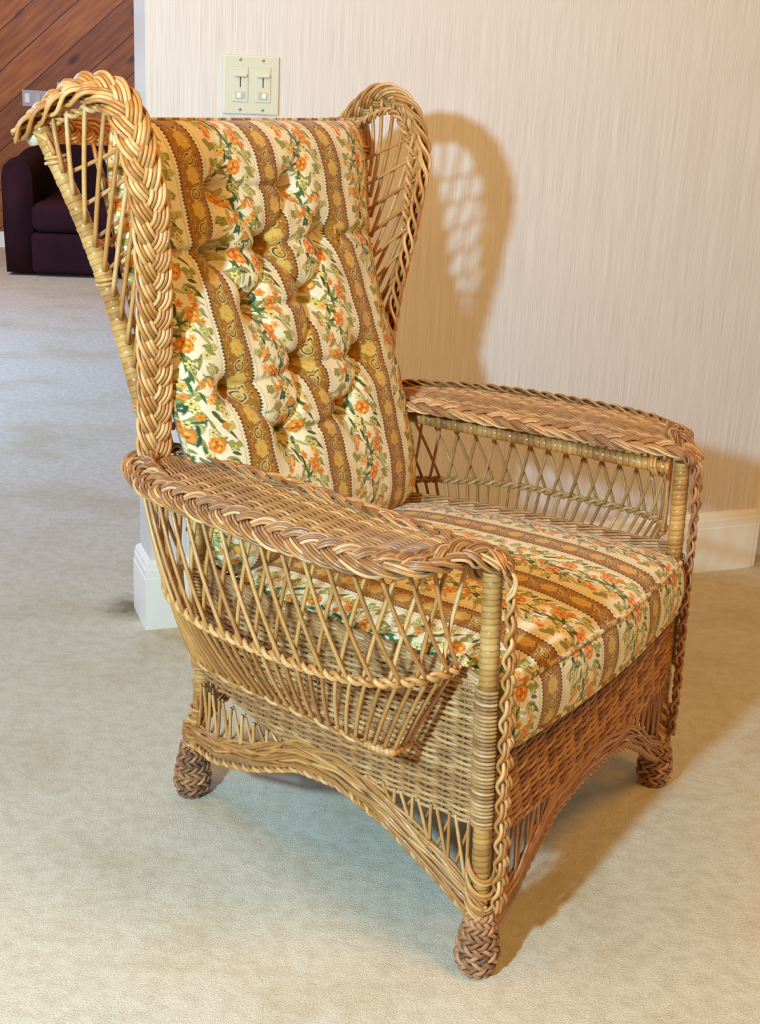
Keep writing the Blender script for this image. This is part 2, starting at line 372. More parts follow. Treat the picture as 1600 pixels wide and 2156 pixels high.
oo = outp[(outp[:, 1] < .57) & (outp[:, 1] > .022)]; oo = oo[np.argsort(oo[:, 1])]
def xout(y): return np.interp(y, oo[:, 1], oo[:, 0])+0*np.asarray(y)
mbt = MB()
nr = 38
for i in range(nr):
    f = (i+.5)/nr; y = np.linspace(.028+.04*abs(f-.5), .588-.06*abs(f-.7), 150)
    a, b = xout(y), xin(y); x = a+(b-a)*f
    z = .631*(1-f)+.620*f+.004*np.sin(f*pi)+(1 if i % 2 else -1)*.0026*np.cos(pi*y/.026)
    mbt.tube(np.stack([x, y, z], 1), .0022, 5, rng.uniform(.25, .85))
for y in np.arange(.052, .58, .026):
    x = np.linspace(float(xout(y)), float(xin(y)), 10); mbt.tube(np.stack([x, np.full(10, y), np.linspace(.631, .620, 10)+.003*np.sin(np.linspace(0, pi, 10))], 1), .0026, 5, .35)
mbb = MB()
braid(mbb, outp, np.array([[.0, .1, 1.]]*2+[[-.45, 0, 1.]]*10+[[-.3, -.2, 1.]]*2), .0170, .0050, .145, 4, .0022, tones=(.15, 1.), nb=5)
nn = np.array([[.25, 0, 1.]]*58+[[.1, -.6, 1.]]*6+[[-.35, -1., .2]]*36)
sp_ = int(np.argmax(innp[:, 2] < .60)); fr_ = sp_/len(innp); ni = np.stack([np.interp(np.linspace(0, 1, len(innp)), np.linspace(0, 1, len(nn)), nn[:, j]) for j in range(3)], 1)
braid(mbb, innp[:sp_], ni[:sp_], .0165, .0046, .145, 4, .0021, tones=(.15, 1.), flip=-1, nb=5)
mbf = MB(); braid(mbf, innp[sp_-14:], ni[sp_-14:], .0066, .0050, .085, 2, .0028, tones=(.2, .95), flip=-1, nb=3)
mbr = MB(); y = np.linspace(.012, .555, 50); wrapped(mbr, np.stack([.021+.012*y, y, np.full(50, .5915)], 1), .0118, .0105, tone=.5)
ph = np.linspace(0, 2*pi, 20)
for q in range(2): mbr.tube(np.stack([.021+.0155*np.cos(ph), np.full(20, .034+.006*q)+.004*np.sin(ph), .5915+.0155*np.sin(ph)], 1), .003, 6, .7, cap=False)
for mir in (False, True):
    o = mbt.build('armrest', M_arm, chair, mirror=mir, off=OFF)
    mbb.build('braided_edge', M_arm, o, mirror=mir, off=OFF)
    mbr.build('wrapped_rail', M_wrap, o, mirror=mir, off=OFF)
    mbf.build('front_braid', M_cane, chair, off=OFF) if not mir else mbf.build('front_braid', M_front, chair, mirror=True, off=OFF)  # far braid takes the cane with lamp light in its colour

# ---- side pockets (open lattice magazine pocket under each arm)
PB = smooth_path([(.045, .560, .452), (-.012, .545, .452), (-.052, .505, .452), (-.074, .470, .452), (-.108, .395, .454), (-.121, .322, .454), (-.127, .26, .453), (-.129, .20, .453), (-.126, .145, .454), (-.113, .097, .456), (-.089, .062, .458), (-.050, .036, .462), (-.020, .028, .463)], 200)
TOPP = smooth_path([(0.036, 0.595, 0.62), (-0.024, 0.58, 0.62), (-0.062, 0.54, 0.619), (-0.088, 0.482, 0.618), (-0.108, 0.41, 0.617), (-0.122, 0.33, 0.617), (-0.131, 0.245, 0.616), (-0.134, 0.16, 0.614), (-0.124, 0.1, 0.612), (-0.1, 0.062, 0.612), (-0.064, 0.045, 0.613), (-0.014, 0.03, 0.614)], 200)
BOT = smooth_path([(.030, .530, .345), (-.005, .500, .338), (-.020, .473, .338), (-.034, .42, .338), (-.046, .34, .338), (-.054, .27, .338), (-.062, .21, .338), (-.070, .15, .338), (-.072, .10, .338), (-.066, .092, .338), (-.05, .09, .338), (-.028, .089, .338)], 200)
gp = lambda P, t: np.array([np.interp(np.clip(t, 0, 1)*(len(P)-1), np.arange(len(P)), P[:, j]) for j in range(3)])
mbl = MB(); N = 19
for i in range(N):
    t = (i+.5)/N
    for sg, dy in ((-1, -.055), (1, .105)):
        t2 = t+dy*.5
        a = gp(TOPP, t2-dy); b = gp(PB, t2)
        if t2-dy < -.02 or t2-dy > 1.03: a = gp(TOPP, np.clip(t2-dy, 0, 1))
        h = np.linspace(0, 1, 14)[:, None]; nrm = np.array([-1., 0, 0])
        m = a*(1-h)+b*h+nrm*(.006*np.sin(h*pi)+(.0035*sg))
        mbl.tube(m, .0030, 6, rng.uniform(.35, .9))
N2 = 32
for i in range(N2):
    t = (i+.5)/N2; a = gp(PB, t); b = gp(BOT, np.clip(t, 0, 1)); h = np.linspace(-.02, 1, 12)[:, None]
    mbl.tube(a*(1-h)+b*h+np.array([-.004, 0, 0])*np.sin(h*pi), .0030, 6, rng.uniform(.3, .8))
mbe = MB(); rope(mbe, PB, (-1, 0, .2), .0042, .0036, .034, 2, 7, (.6, 1.))
mbr = MB(); rope(mbr, BOT[:170], (0, 0, 1), .003, .003, .05, 2)
wrapped(mbr, BOT[165:], .0055, .007, tone=.6)
for mir in (False, True):
    o = mbl.build('side_pocket', M_cane, chair, mirror=mir, off=OFF)
    mbe.build('twisted_band', M_cane, o, mirror=mir, off=OFF)
    mbr.build('pocket_rim', M_cane, o, mirror=mir, off=OFF)

# ------------------------------------------------------------------ printed cloth, drawn as a repeating tile and carried on the weave of the cloth mesh
PU, PV, RES = .177, .250, .0005
nu, nv = int(PU/RES), int(PV/RES)
tile = np.zeros((nv, nu, 3)); uu = (np.arange(nu)+.5)*RES-PU/2; vv = (np.arange(nv)+.5)*RES
UU, VV = np.meshgrid(uu, vv)
c3 = lambda *a: np.array(srgb(*a)[:3])
CREAM = c3(234, 219, 174); tile[:] = CREAM
def wrapd(d, P): return (d+P/2) % P-P/2
def ell(u, v, a, b, ang, col, ol=None, w=.0006, alpha=1.):
    du = wrapd(UU-u, PU); dv = wrapd(VV-v, PV); c, s = cos(ang), sin(ang)
    x = (du*c+dv*s)/a; y = (-du*s+dv*c)/b; d = np.sqrt(x*x+y*y)
    if ol is not None:
        m = np.clip(((1+w/min(a, b))-d)*min(a, b)/RES, 0, 1)[..., None]; tile[:] = tile*(1-m)+ol*m
    m = np.clip((1-d)*min(a, b)/RES, 0, 1)[..., None]*alpha; tile[:] = tile*(1-m)+col*m
def leaf(u, v, L, wd, ang, col, ol=None):
    du = wrapd(UU-u, PU); dv = wrapd(VV-v, PV); c, s = cos(ang), sin(ang)
    x = du*c+dv*s; y = -du*s+dv*c+.18*wd*np.sin(np.clip(x/L, 0, 1)*pi)
    t = np.clip(x/L, 0, 1); hw = wd*np.sin(pi*t**.8); ins = (x > 0) & (x < L)
    for grow, cc in ((.0006, ol), (0, col)):
        if cc is None: continue
        m = (np.clip((hw+grow-np.abs(y))/RES, 0, 1)*ins)[..., None]; tile[:] = tile*(1-m)+cc*m
    if ol is not None:
        m = (np.clip((.00025-np.abs(y))/RES+.4, 0, .7)*ins*(t < .85))[..., None]; tile[:] = tile*(1-m)+ol*m
OR1, OR2, OR3, OR4 = c3(228, 142, 34), c3(208, 116, 24), c3(246, 182, 74), c3(176, 84, 18)
GR1, GR2, OL, OL2, DK = c3(60, 98, 44), c3(42, 70, 34), c3(158, 152, 64), c3(196, 186, 104), c3(56, 46, 20)
YB = c3(232, 210, 118); BR = c3(156, 103, 16); BR2 = c3(124, 76, 10); YG = c3(196, 162, 66); BLK = c3(40, 26, 14)
prng = random.Random(11)
def rose(u, v, r):
    r *= .76
    for k in range(9): a = k*2*pi/9; ell(u+.62*r*cos(a), v+.62*r*sin(a), r*.42, r*.38, a, OR1 if k % 2 else OR2, None)
    ell(u, v, r*.78, r*.74, 0, OR1)
    for k in range(6): a = k*2*pi/6+.4; ell(u+.42*r*cos(a), v+.42*r*sin(a), r*.30, r*.17, a+pi/2, OR3 if k % 2 else OR4)
    ell(u, v, r*.36, r*.32, 0, OR2); ell(u-.05*r, v, r*.2, r*.13, .5, OR4); ell(u+.25*r, v+.2*r, r*.16, r*.08, .9, OR3)
def tulip(u, v, r, a0):
    r *= .80
    for k, c in ((-1, OR2), (1, OR1), (0, OR3)):
        leaf(u, v, r*2.1, r*.42, a0+k*.35, c, None if k else OR4)
def blossom(u, v, r, col=YB, cen=DK, ol=DK):
    r *= .80
    for k in range(5):
        a = k*2*pi/5+u*50; ell(u+.6*r*cos(a), v+.6*r*sin(a), r*.46, r*.34, a, col, ol, .0004)
    ell(u, v, r*.22, r*.22, 0, cen)
F0 = PU/2
def flowers():
    for k in range(120):                                             # long leaves fanning off the stem
        v = PV*k/120+prng.uniform(-.003, .003); sd = 1 if k % 2 else -1
        leaf(F0+prng.uniform(-.036, .036), v, prng.uniform(.014, .029), prng.uniform(.0018, .0034), (pi/2-sd*prng.uniform(.35, 1.45)), prng.choice([GR1, OL, OL2, OL2, OL, GR1, OL]), DK)
    for k in range(16):
        v = PV*k/16; leaf(F0+prng.uniform(-.010, .010), v, .022, .0026, pi/2+prng.uniform(-.4, .4), prng.choice([GR1, GR2]), None)
    for k in range(18):                                             # rounded olive leaflets at the edges
        v = PV*(k+.4)/18; sd = 1 if k % 2 else -1; u = F0+sd*prng.uniform(.026, .047)
        for a in (0, 1.3, 2.6): leaf(u, v, .0125, .0050, a+prng.uniform(0, 1), prng.choice([OL2, OL]), DK)
    for (u, v, r) in ((.0, .075, .0085), (-.022, .128, .0090), (.020, .126, .0092), (.006, .180, .0088), (-.012, .205, .0094), (.032, .168, .008), (-.034, .064, .008), (.037, .078, .0078), (-.004, .236, .0086), (-.038, .200, .0080), (.038, .246, .0078), (-.036, .020, .0078)): blossom(F0+u, v, r)
    for (u, v, r) in ((.012, .092, .0076), (-.030, .106, .0074), (.030, .226, .0082), (-.022, .232, .0080), (.036, .020, .0070), (-.040, .154, .0075), (.002, .006, .0080), (.014, .208, .0072), (-.010, .226, .007), (.040, .120, .007)): blossom(F0+u, v, r, OR1, OR4, OR4)
    for k in range(22): blossom(F0+prng.uniform(-.042, .042), PV*(k+.5)/22, prng.uniform(.0062, .0085), *prng.choice([(YB, DK, DK), (OL2, DK, DK), (OR1, OR4, OR4), (OR3, OR4, OR4)]))
    for (u, v, r, a) in ((-.016, .090, .0105, 2.3), (.020, .098, .0100, .9), (-.028, .172, .0095, 2.1), (.024, .200, .0105, 1.1)): tulip(F0+u, v, r, a)
    for (u, v, r) in ((-.017, .034, .0165), (.017, .048, .0160), (.006, .152, .0155), (-.024, .205, .0130), (.028, .110, .0130)): rose(F0+u, v, r)
flowers()
# ochre band with scalloped edges and paisleys
HW = .0235
sc = HW+.0026+.0017*np.cos(2*pi*VV/.0052); m = np.clip((sc-np.abs(UU))/RES, 0, 1)[..., None]; tile[:] = tile*(1-m)+c3(70, 38, 12)*m
m = np.clip((HW-np.abs(UU))/RES, 0, 1)[..., None]; tile[:] = tile*(1-m)+BR*m
for e in (HW-.0022,): m = np.clip(.0004/RES+.5-np.abs(np.abs(UU)-e)/RES, 0, 1)[..., None]*.8; tile[:] = tile*(1-m)+BR2*m
m = np.clip(.95-np.abs(np.abs(UU)-(HW+.0085+.0006*np.sin(VV*2*pi/.0125)))/RES*.8, 0, 1)[..., None]; tile[:] = tile*(1-m)+BLK*m
for k in range(5):
    v = PV*k/5+.012
    for q in range(7): a = q*2*pi/7; ell(.001+.0078*cos(a), v+.0085*sin(a), .0050, .0042, a, YG, c3(222, 190, 104), .0005)
    ell(.001, v, .0090, .0095, 0, c3(208, 172, 76)); ell(-.001, v+.002, .0035, .0028, .5, OR1)
    for q in range(5): a = q*1.3; ell(.001+.0045*cos(a), v+.005*sin(a), .0012, .0007, a, c3(50, 62, 40))
    v2 = v+.025
    for rr, cc in ((1.22, c3(224, 196, 120)), (1.05, BLK), (.80, c3(206, 166, 80))):
        ell(.001, v2+.002, .0078*rr, .0082*rr, 0, cc); leaf(.004, v2-.002, .0155*rr, .0042*rr*.9, -pi/2+.5, cc)
    blossom(.001, v2+.003, .0046, YG, BLK, BLK)
    for (a, b) in ((-.017, .006), (.017, -.004), (-.016, -.009), (.0175, .011)):
        ell(a, v2+b, .0012, .0022, .4, BLK); ell(a*.85, v2+b+.006, .0015, .0010, .8, c3(236, 220, 176))
    for q in range(44):
        ell(prng.choice([-1, 1])*prng.uniform(.008, .0215), v+prng.uniform(-.012, .038), .0026, .00055, prng.uniform(0, 3), prng.choice([c3(222, 186, 96), c3(206, 160, 64), c3(214, 176, 84)]))
    for q in range(10): ell(prng.uniform(-.019, .019), v+prng.uniform(-.012, .038), .0008, .0008, 0, c3(238, 226, 186))
blur = (tile+np.roll(tile, 1, 0)+np.roll(tile, 1, 1)+np.roll(np.roll(tile, 1, 0), 1, 1))/4
def cloth_color(u, v):                                              # u across stripes with a band centred at 0
    iu = np.floor(((u+PU/2) % PU)/RES).astype(int) % nu; iv = np.floor((v % PV)/RES).astype(int) % nv
    return blur[iv, iu]
M_cloth, nt, b = new_mat('printed_cloth', .72, spec=.35)
at = node(nt, 'ShaderNodeAttribute', attribute_name='fabric'); nt.links.new(at.outputs['Color'], b.inputs['Base Color'])
b.inputs['Sheen Weight'].default_value = .15
tc = node(nt, 'ShaderNodeTexCoord'); nz = node(nt, 'ShaderNodeTexNoise', i_Scale=900.); nt.links.new(tc.outputs['Object'], nz.inputs[0])
bp = node(nt, 'ShaderNodeBump', i_Strength=.08, i_Distance=.001); nt.links.new(nz.outputs[0], bp.inputs['Height']); nt.links.new(bp.outputs[0], b.inputs['Normal'])

def grid_faces(a, b2):
    i, j = np.meshgrid(np.arange(a-1), np.arange(b2-1), indexing='ij'); q = (i*b2+j).ravel()
    return np.stack([q, q+1, q+b2+1, q+b2], 1)

# ---- seat cushion (rounded box, crowned top)
SX0, SX1, SY0, SY1, SZ0, SZ1 = .022, W-.022, -.034, .500, .342, .440
def seat_shape(p):
    x, y, z = p[..., 0].copy(), p[..., 1].copy(), p[..., 2].copy()
    cx = (x-SX0)/(SX1-SX0); cy = (y-SY0)/(SY1-SY0); cz = (z-SZ0)/(SZ1-SZ0)
    r = .020                                                        # rounded edges
    qx = np.clip(x, SX0+r, SX1-r); qy = np.clip(y, SY0+r, SY1-r); qz = np.clip(z, SZ0+r*.8, SZ1-r*.8)
    dx, dy, dz = x-qx, y-qy, z-qz; n = np.sqrt(dx*dx+dy*dy+dz*dz)+1e-9; mxx = np.maximum(np.maximum(abs(dx), abs(dy)), abs(dz)); k = np.where(n > 0, mxx/n, 1)
    x, y, z = qx+dx*k, qy+dy*k, qz+dz*k
    crown = np.clip(1-(2*cx-1)**4, 0, 1)**.7*np.clip(1-(2*cy-1)**4, 0, 1)**.7
    z = z+np.where(cz > .5, (cz-.5)*2, 0)*crown*.034
    side = np.sin(np.clip(cz, 0, 1)*pi)
    y = y-np.where(cy < .1, 1-cy*10, 0)*(.008*side+.018*np.sin(cx*pi)); x = x+np.where(cx > .9, (cx-.9)*10, 0)*.008*side-np.where(cx < .1, 1-cx*10, 0)*.008*side
    tap = np.clip((cy-.35)/.65, 0, 1)**2*.055                        # narrows to the back with the frame
    x = W/2+(x-W/2)*(1-tap*2/(SX1-SX0)*1.0)
    return np.stack([x, y, z], -1)
VS, FS, CS = [], [], []; off = 0
st = .0009
def add_face(P, u, v):
    global off
    a, b2 = P.shape[:2]; VS.append(seat_shape(P).reshape(-1, 3)); FS.append(grid_faces(a, b2)+off); CS.append(cloth_color(u.ravel(), v.ravel())); off += a*b2
BC = .122                                                           # x of a band centre
xs = np.linspace(SX0, SX1, int((SX1-SX0)/st)); ys = np.linspace(SY0, SY1, int((SY1-SY0)/st)); zs = np.linspace(SZ0, SZ1, int((SZ1-SZ0)/st))
X, Y = np.meshgrid(xs, ys, indexing='ij')
add_face(np.stack([X, Y, np.full_like(X, SZ1)], -1)[::1, ::-1], (X-BC)[:, ::-1], (.62-Y)[:, ::-1])
X, Z = np.meshgrid(xs, zs, indexing='ij')
add_face(np.stack([X, np.full_like(X, SY0), Z], -1)[:, ::-1], (X-BC+.012)[:, ::-1], (.66-SY0+SZ1-Z+.09)[:, ::-1])
Y, Z = np.meshgrid(ys, zs, indexing='ij')
add_face(np.stack([np.full_like(Y, SX0), Y, Z], -1), Z-.39+PU/2, Y); add_face(np.stack([np.full_like(Y, SX1), Y, Z], -1)[::-1], (Z-.39+PU/2)[::-1], Y[::-1])
xc = np.linspace(SX0, SX1, 60); X, Z = np.meshgrid(xc, np.linspace(SZ0, SZ1, 12), indexing='ij'); add_face(np.stack([X, np.full_like(X, SY1), Z], -1), X-BC, Z)
X, Y = np.meshgrid(xc, np.linspace(SY0, SY1, 60), indexing='ij'); add_face(np.stack([X, Y, np.full_like(X, SZ0)], -1), X-BC, Y)
seat_root = mesh_obj('seat_cushion', np.concatenate(VS)-np.array(OFF), np.concatenate(FS)[:, ::-1], M_cloth, None, True, None, np.concatenate(CS))
seat_root.location = tuple(C0); seat_root.rotation_euler = (0, 0, TH)
tag(seat_root, 'striped floral seat cushion with piped front edge on the wicker armchair', 'cushion')
def piping(pts, name, parent, r=.0036, ub=0., vs=1.):
    p = resample(np.asarray(pts, float), .0016); mbq = MB(); mbq.tube(p, r, 8, .5); s = arclen(p)
    V = np.concatenate(mbq.v)-np.array(OFF); F = np.concatenate(mbq.f)
    u = np.repeat(p[:, 0]-ub, 8); v = np.repeat(s*vs, 8)+np.tile(np.arange(8)*.002, len(p))
    return mesh_obj(name, V, F, M_cloth, parent, True, None, cloth_color(u+.004*np.sin(v*400), v)*np.array([.86, .8, .7]))
xx = np.linspace(SX0+.004, SX1-.004, 160)
fr = seat_shape(np.stack([xx, np.full_like(xx, SY0), np.full_like(xx, SZ1)], -1)); fr[:, 1] -= .0012; fr[:, 2] += .0012
lf = seat_shape(np.stack([np.full(60, SX0), np.linspace(SY0, SY1, 60), np.full(60, SZ1)], -1)); rt = lf.copy(); rt[:, 0] = W-rt[:, 0]
piping(np.vstack([lf[::-1][:-1], fr, rt[1:]]), 'piping', seat_root, ub=BC)
fb = seat_shape(np.stack([xx, np.full_like(xx, SY0), np.full_like(xx, SZ0+.004)], -1)); fb[:, 1] -= .002
piping(fb, 'piping', seat_root, ub=BC)

# ---- back cushion (tall, button-tufted)
ZB, ZT = .440, 1.113
yc_ = lambda z: np.interp(z, [.44, .55, .68, .80, .92, 1.0, 1.118], [.498, .522, .566, .612, .660, .678, .690])
x0_ = lambda z: np.interp(z, [.44, .48, .68, .80, .92, 1.0, 1.118], [.070, .052, .040, .038, .020, .008, .002])
TUFT = [(.191, 1.016), (.372, 1.014), (.171, .918), (.287, .922), (.449, .932), (.216, .835), (.368, .836), (.124, .725), (.294, .739), (.466, .732), (.219, .640), (.383, .652)]
nz_, nx_ = int((ZT-ZB)/.0009), int(.64/.0009)
tz = np.linspace(-1, 1, nz_); tx = np.linspace(-1, 1, nx_)
tz = np.sign(tz)*(1-(1-abs(tz))**1.06); 
TZ, TX = np.meshgrid(tz, tx, indexing='ij')
def back_surf(TZ, TX, front=True):
    z = ZB+(TZ+1)/2*(ZT-ZB); h = np.clip(1-abs(TZ)**14, 0, 1)
    x0 = x0_(z)+.03*np.clip(abs(TZ)-.9, 0, 1)**2*80*(TZ < 0)+.012*(1-h)
    xl = x0+np.interp(z, [.9, 1.11], [0, .026]); x = xl+(W-x0-xl)*(TX+1)/2
    prof = np.clip(1-abs(TX)**5, 0, 1)**.55*np.clip(1-abs(TZ)**9, 0, 1)**.5
    T = .066*prof
    if front:
        d = np.zeros_like(z); f = np.zeros_like(z)
        for (a, c) in TUFT:
            r2 = (x-a)**2+(z-c)**2
            f += np.exp(-r2/.032**2)*.025+np.exp(-r2/.013**2)*.034
        T = T+.004*np.sin((x-.03)/.6*pi)*prof
        for i, (a, c) in enumerate(TUFT):                           # diagonal and cross creases
            for (e, g) in TUFT[i+1:]:
                D = math.hypot(a-e, c-g)
                if D > .135 and abs(c-g) > .02 or D > .19: continue
                tt = np.clip(((x-a)*(e-a)+(z-c)*(g-c))/D**2, 0, 1); dd = (x-a-tt*(e-a))**2+(z-c-tt*(g-c))**2
                f += np.exp(-dd/.0075**2)*(.0085 if abs(c-g) > .02 else .008)
        ex = np.where(x > .485, 1., 0)+np.where(x < .195, 1., 0); f += ex*np.exp(-(z-.926)**2/.009**2)*.014
        f += .0016*np.sin(x*95+z*40)*np.sin(z*70)
        y = yc_(z)-T+f*prof
    else: y = yc_(z)+T*.8
    return x, y, z
x, y, z = back_surf(TZ, TX)
V1 = np.stack([x, y, z], -1).reshape(-1, 3)
uc = x-.134; vc = 1.2-z
for (a, c) in TUFT:
    dx, dz = x-a, z-c; k = .16*np.exp(-(dx*dx+dz*dz)/.03**2); uc = uc-dx*k*.0+dx*k; vc = vc-dz*k
uc = uc-.010*np.sin((z-.5)*6)*1.0
C1 = cloth_color(uc.ravel(), vc.ravel()); F1 = grid_faces(nz_, nx_)
tzc, txc = np.linspace(-1, 1, 80), np.linspace(-1, 1, 70); A, Bq = np.meshgrid(tzc, txc, indexing='ij'); xb, yb, zb = back_surf(A, Bq, False)
V2 = np.stack([xb, yb, zb], -1).reshape(-1, 3); F2 = grid_faces(80, 70)[:, ::-1]+len(V1)
back_root = mesh_obj('back_cushion', np.vstack([V1, V2])-np.array(OFF), np.vstack([F1[:, ::-1], F2[:, ::-1]]), M_cloth, None, True, None, np.vstack([C1, cloth_color(xb.ravel()-.15, zb.ravel())]))
back_root.location = tuple(C0); back_root.rotation_euler = (0, 0, TH)
tag(back_root, 'tall button-tufted striped floral back cushion leaning in the wicker armchair', 'cushion')
e = np.linspace(-1, 1, 120); one = np.ones(120); edge = []
for a, b2 in ((e, -one), (one, e), (e[::-1], one)):
    q = back_surf(a, b2, False); edge.append(np.stack(q, 1))
piping(np.vstack([edge[0][:-1], edge[1][:-1], edge[2]]), 'piping', back_root, .0042, ub=.15)
mb0 = MB(); n = 9; k = 14
for i, (a, c) in enumerate(TUFT):
    zz = c; tzz = (zz-ZB)/(ZT-ZB)*2-1; x0v = float(x0_(zz)); xlv = x0v+float(np.interp(zz, [.9, 1.11], [0, .026])); txx = (a-xlv)/(W-x0v-xlv)*2-1
    q = back_surf(np.array([[tzz]]), np.array([[txx]])); ctr = np.array([q[0][0, 0], q[1][0, 0], q[2][0, 0]])
    th = np.linspace(0, pi/2, n); ph = np.arange(k)/k*2*pi; r = .0078
    V = np.array([[ctr[0]+r*sin(t)*cos(p), ctr[1]-.004*cos(t)-.001, ctr[2]+r*sin(t)*sin(p)] for t in th for p in ph])
    F = np.array([[i2*k+j, (i2+1)*k+j, (i2+1)*k+(j+1) % k, i2*k+(j+1) % k] for i2 in range(n-1) for j in range(k)])
    cc = cloth_color(V[:, 0]-.06-.02*i, V[:, 2]+.03*i)
    mesh_obj('tuft_button', V-np.array(OFF), F[:, ::-1], M_cloth, back_root, True, None, cc)

# ------------------------------------------------------------------ the room
WPHI = .3814; wd = np.array([cos(WPHI), sin(WPHI), 0.]); wn = np.array([-sin(WPHI), cos(WPHI), 0.])
WO = np.array([0, 2.411*1.19, 0.])
def wall_pt(t, d, z): p = WO+wd*t+wn*d; return (p[0], p[1], z)        # d > 0 is behind the wall face
def wall_box(name, t0, t1, d0, d1, z0, z1, mat, bev=0, parent=None):
    vs = [wall_pt(t, d, z) for z in (z0, z1) for (t, d) in ((t0, d0), (t1, d0), (t1, d1), (t0, d1))]
    fs = [(0,3,2,1),(4,5,6,7),(0,1,5,4),(1,2,6,5),(2,3,7,6),(3,0,4,7)]
    me = bpy.data.meshes.new(name); me.from_pydata(vs, [], fs); me.update()
    o = bpy.data.objects.new(name, me); COL.objects.link(o); me.materials.append(mat)
    if bev: m = o.modifiers.new('b', 'BEVEL'); m.width = bev; m.segments = 3
    if parent: o.parent = parent
    return o
# wallpaper: pale cloth-effect paper with fine vertical threads
M_paper, nt, b = new_mat('wallpaper', .75, spec=.25); L = nt.links.new
geo = node(nt, 'ShaderNodeNewGeometry')
dt = node(nt, 'ShaderNodeVectorMath', operation='DOT_PRODUCT'); dt.inputs[1].default_value = tuple(wd); L(geo.outputs['Position'], dt.inputs[0])
sep = node(nt, 'ShaderNodeSeparateXYZ'); L(geo.outputs['Position'], sep.inputs[0])
cmb = node(nt, 'ShaderNodeCombineXYZ'); L(dt.outputs['Value'], cmb.inputs[0])
zz = node(nt, 'ShaderNodeMath', operation='MULTIPLY', i_1=.012); L(sep.outputs[2], zz.inputs[0]); L(zz.outputs[0], cmb.inputs[1])
n1 = node(nt, 'ShaderNodeTexNoise', i_Scale=560., i_Detail=2.); L(cmb.outputs[0], n1.inputs['Vector'])
n2 = node(nt, 'ShaderNodeTexNoise', i_Scale=130., i_Detail=3.); L(cmb.outputs[0], n2.inputs['Vector'])
r1 = ramp(nt, [(.30, srgb(220, 213, 204)), (.52, srgb(233, 227, 219)), (.75, srgb(242, 237, 230))]); L(n1.outputs[0], r1.inputs[0])
r2 = ramp(nt, [(.3, srgb(243, 239, 235)), (.7, srgb(255, 254, 252))]); L(n2.outputs[0], r2.inputs[0])
wcol = mixc(nt, 'MULTIPLY', .8, r1.outputs[0], r2.outputs[0])
for (tt, zc_, sx_, sz_, st_) in ((.283, 1.324, .022, .0030, .55), (.075, 1.355, .020, .0035, .4)):     # two old rub marks in the paper
    c_ = node(nt, 'ShaderNodeCombineXYZ')
    a_ = node(nt, 'ShaderNodeMath', operation='MULTIPLY_ADD', i_1=1/sx_, i_2=-tt/sx_); L(dt.outputs['Value'], a_.inputs[0]); L(a_.outputs[0], c_.inputs[0])
    b_ = node(nt, 'ShaderNodeMath', operation='MULTIPLY_ADD', i_1=1/sz_, i_2=-zc_/sz_); L(sep.outputs[2], b_.inputs[0]); L(b_.outputs[0], c_.inputs[1])
    l_ = node(nt, 'ShaderNodeVectorMath', operation='LENGTH'); L(c_.outputs[0], l_.inputs[0])
    r_ = ramp(nt, [(.2, (st_, st_, st_, 1)), (1., (0, 0, 0, 1))]); L(l_.outputs['Value'], r_.inputs[0])
    wcol = mixc(nt, 'MIX', r_.outputs[0], wcol, srgb(196, 176, 128))
L(wcol, b.inputs['Base Color'])
bp = node(nt, 'ShaderNodeBump', i_Strength=.06, i_Distance=.001); L(n1.outputs[0], bp.inputs['Height']); L(bp.outputs[0], b.inputs['Normal'])
M_trim, nt, b = new_mat('cream_paint', .42, srgb(248, 243, 226), spec=.4)
T0, T1, HT = -.538, 1.062, 2.6
wall = wall_box('wall_back', T0, T1, 0, .11, 0, HT, M_paper); tag(wall, kind='structure')
# moulded baseboard that wraps the free end of the wall
prof = [(0, 0), (.014, 0), (.014, .120), (.0125, .1215), (.0125, .140), (.0108, .1415), (.0095, .152), (.0045, .160), (.0, .161)]
def sweep_profile(name, corners, closed=False):
    # corners: list of (t, d, outward t, outward d) on the plan
    V = []; F = []; n = len(prof)
    for (t, d, ot, od) in corners:
        for (o_, z) in prof: V.append(wall_pt(t+ot*o_, d+od*o_, z))
    for i in range(len(corners)-1):
        for j in range(n-1): F.append((i*n+j, (i+1)*n+j, (i+1)*n+j+1, i*n+j+1))
    me = bpy.data.meshes.new(name); me.from_pydata(V, [], F); me.update(); o = bpy.data.objects.new(name, me); COL.objects.link(o); me.materials.append(M_trim)
    return o
bb = sweep_profile('baseboard_back', [(T1, 0, 0, -1), (T0, 0, -1, -1), (T0, .11, -1, 1), (T1, .11, 0, 1)]); tag(bb, kind='structure')
tr = wall_box('trim_1', T1, T1+.014, -.012, .122, 0, HT, M_trim, .002); tag(tr, kind='structure')
# hall wall beyond the opening at right
M_hall, _, _ = new_mat('hall_paint', .8, srgb(196, 196, 186))
def plain_box(name, lo, hi, mat, kind='structure'):
    mbq = MB(); mbq.box(lo, hi); o = mbq.build(name, mat, None, smooth=False); tag(o, kind=kind); return o
plain_box('wall_right', (3.2, -3.0, 0), (3.3, 9.2, HT), M_hall)

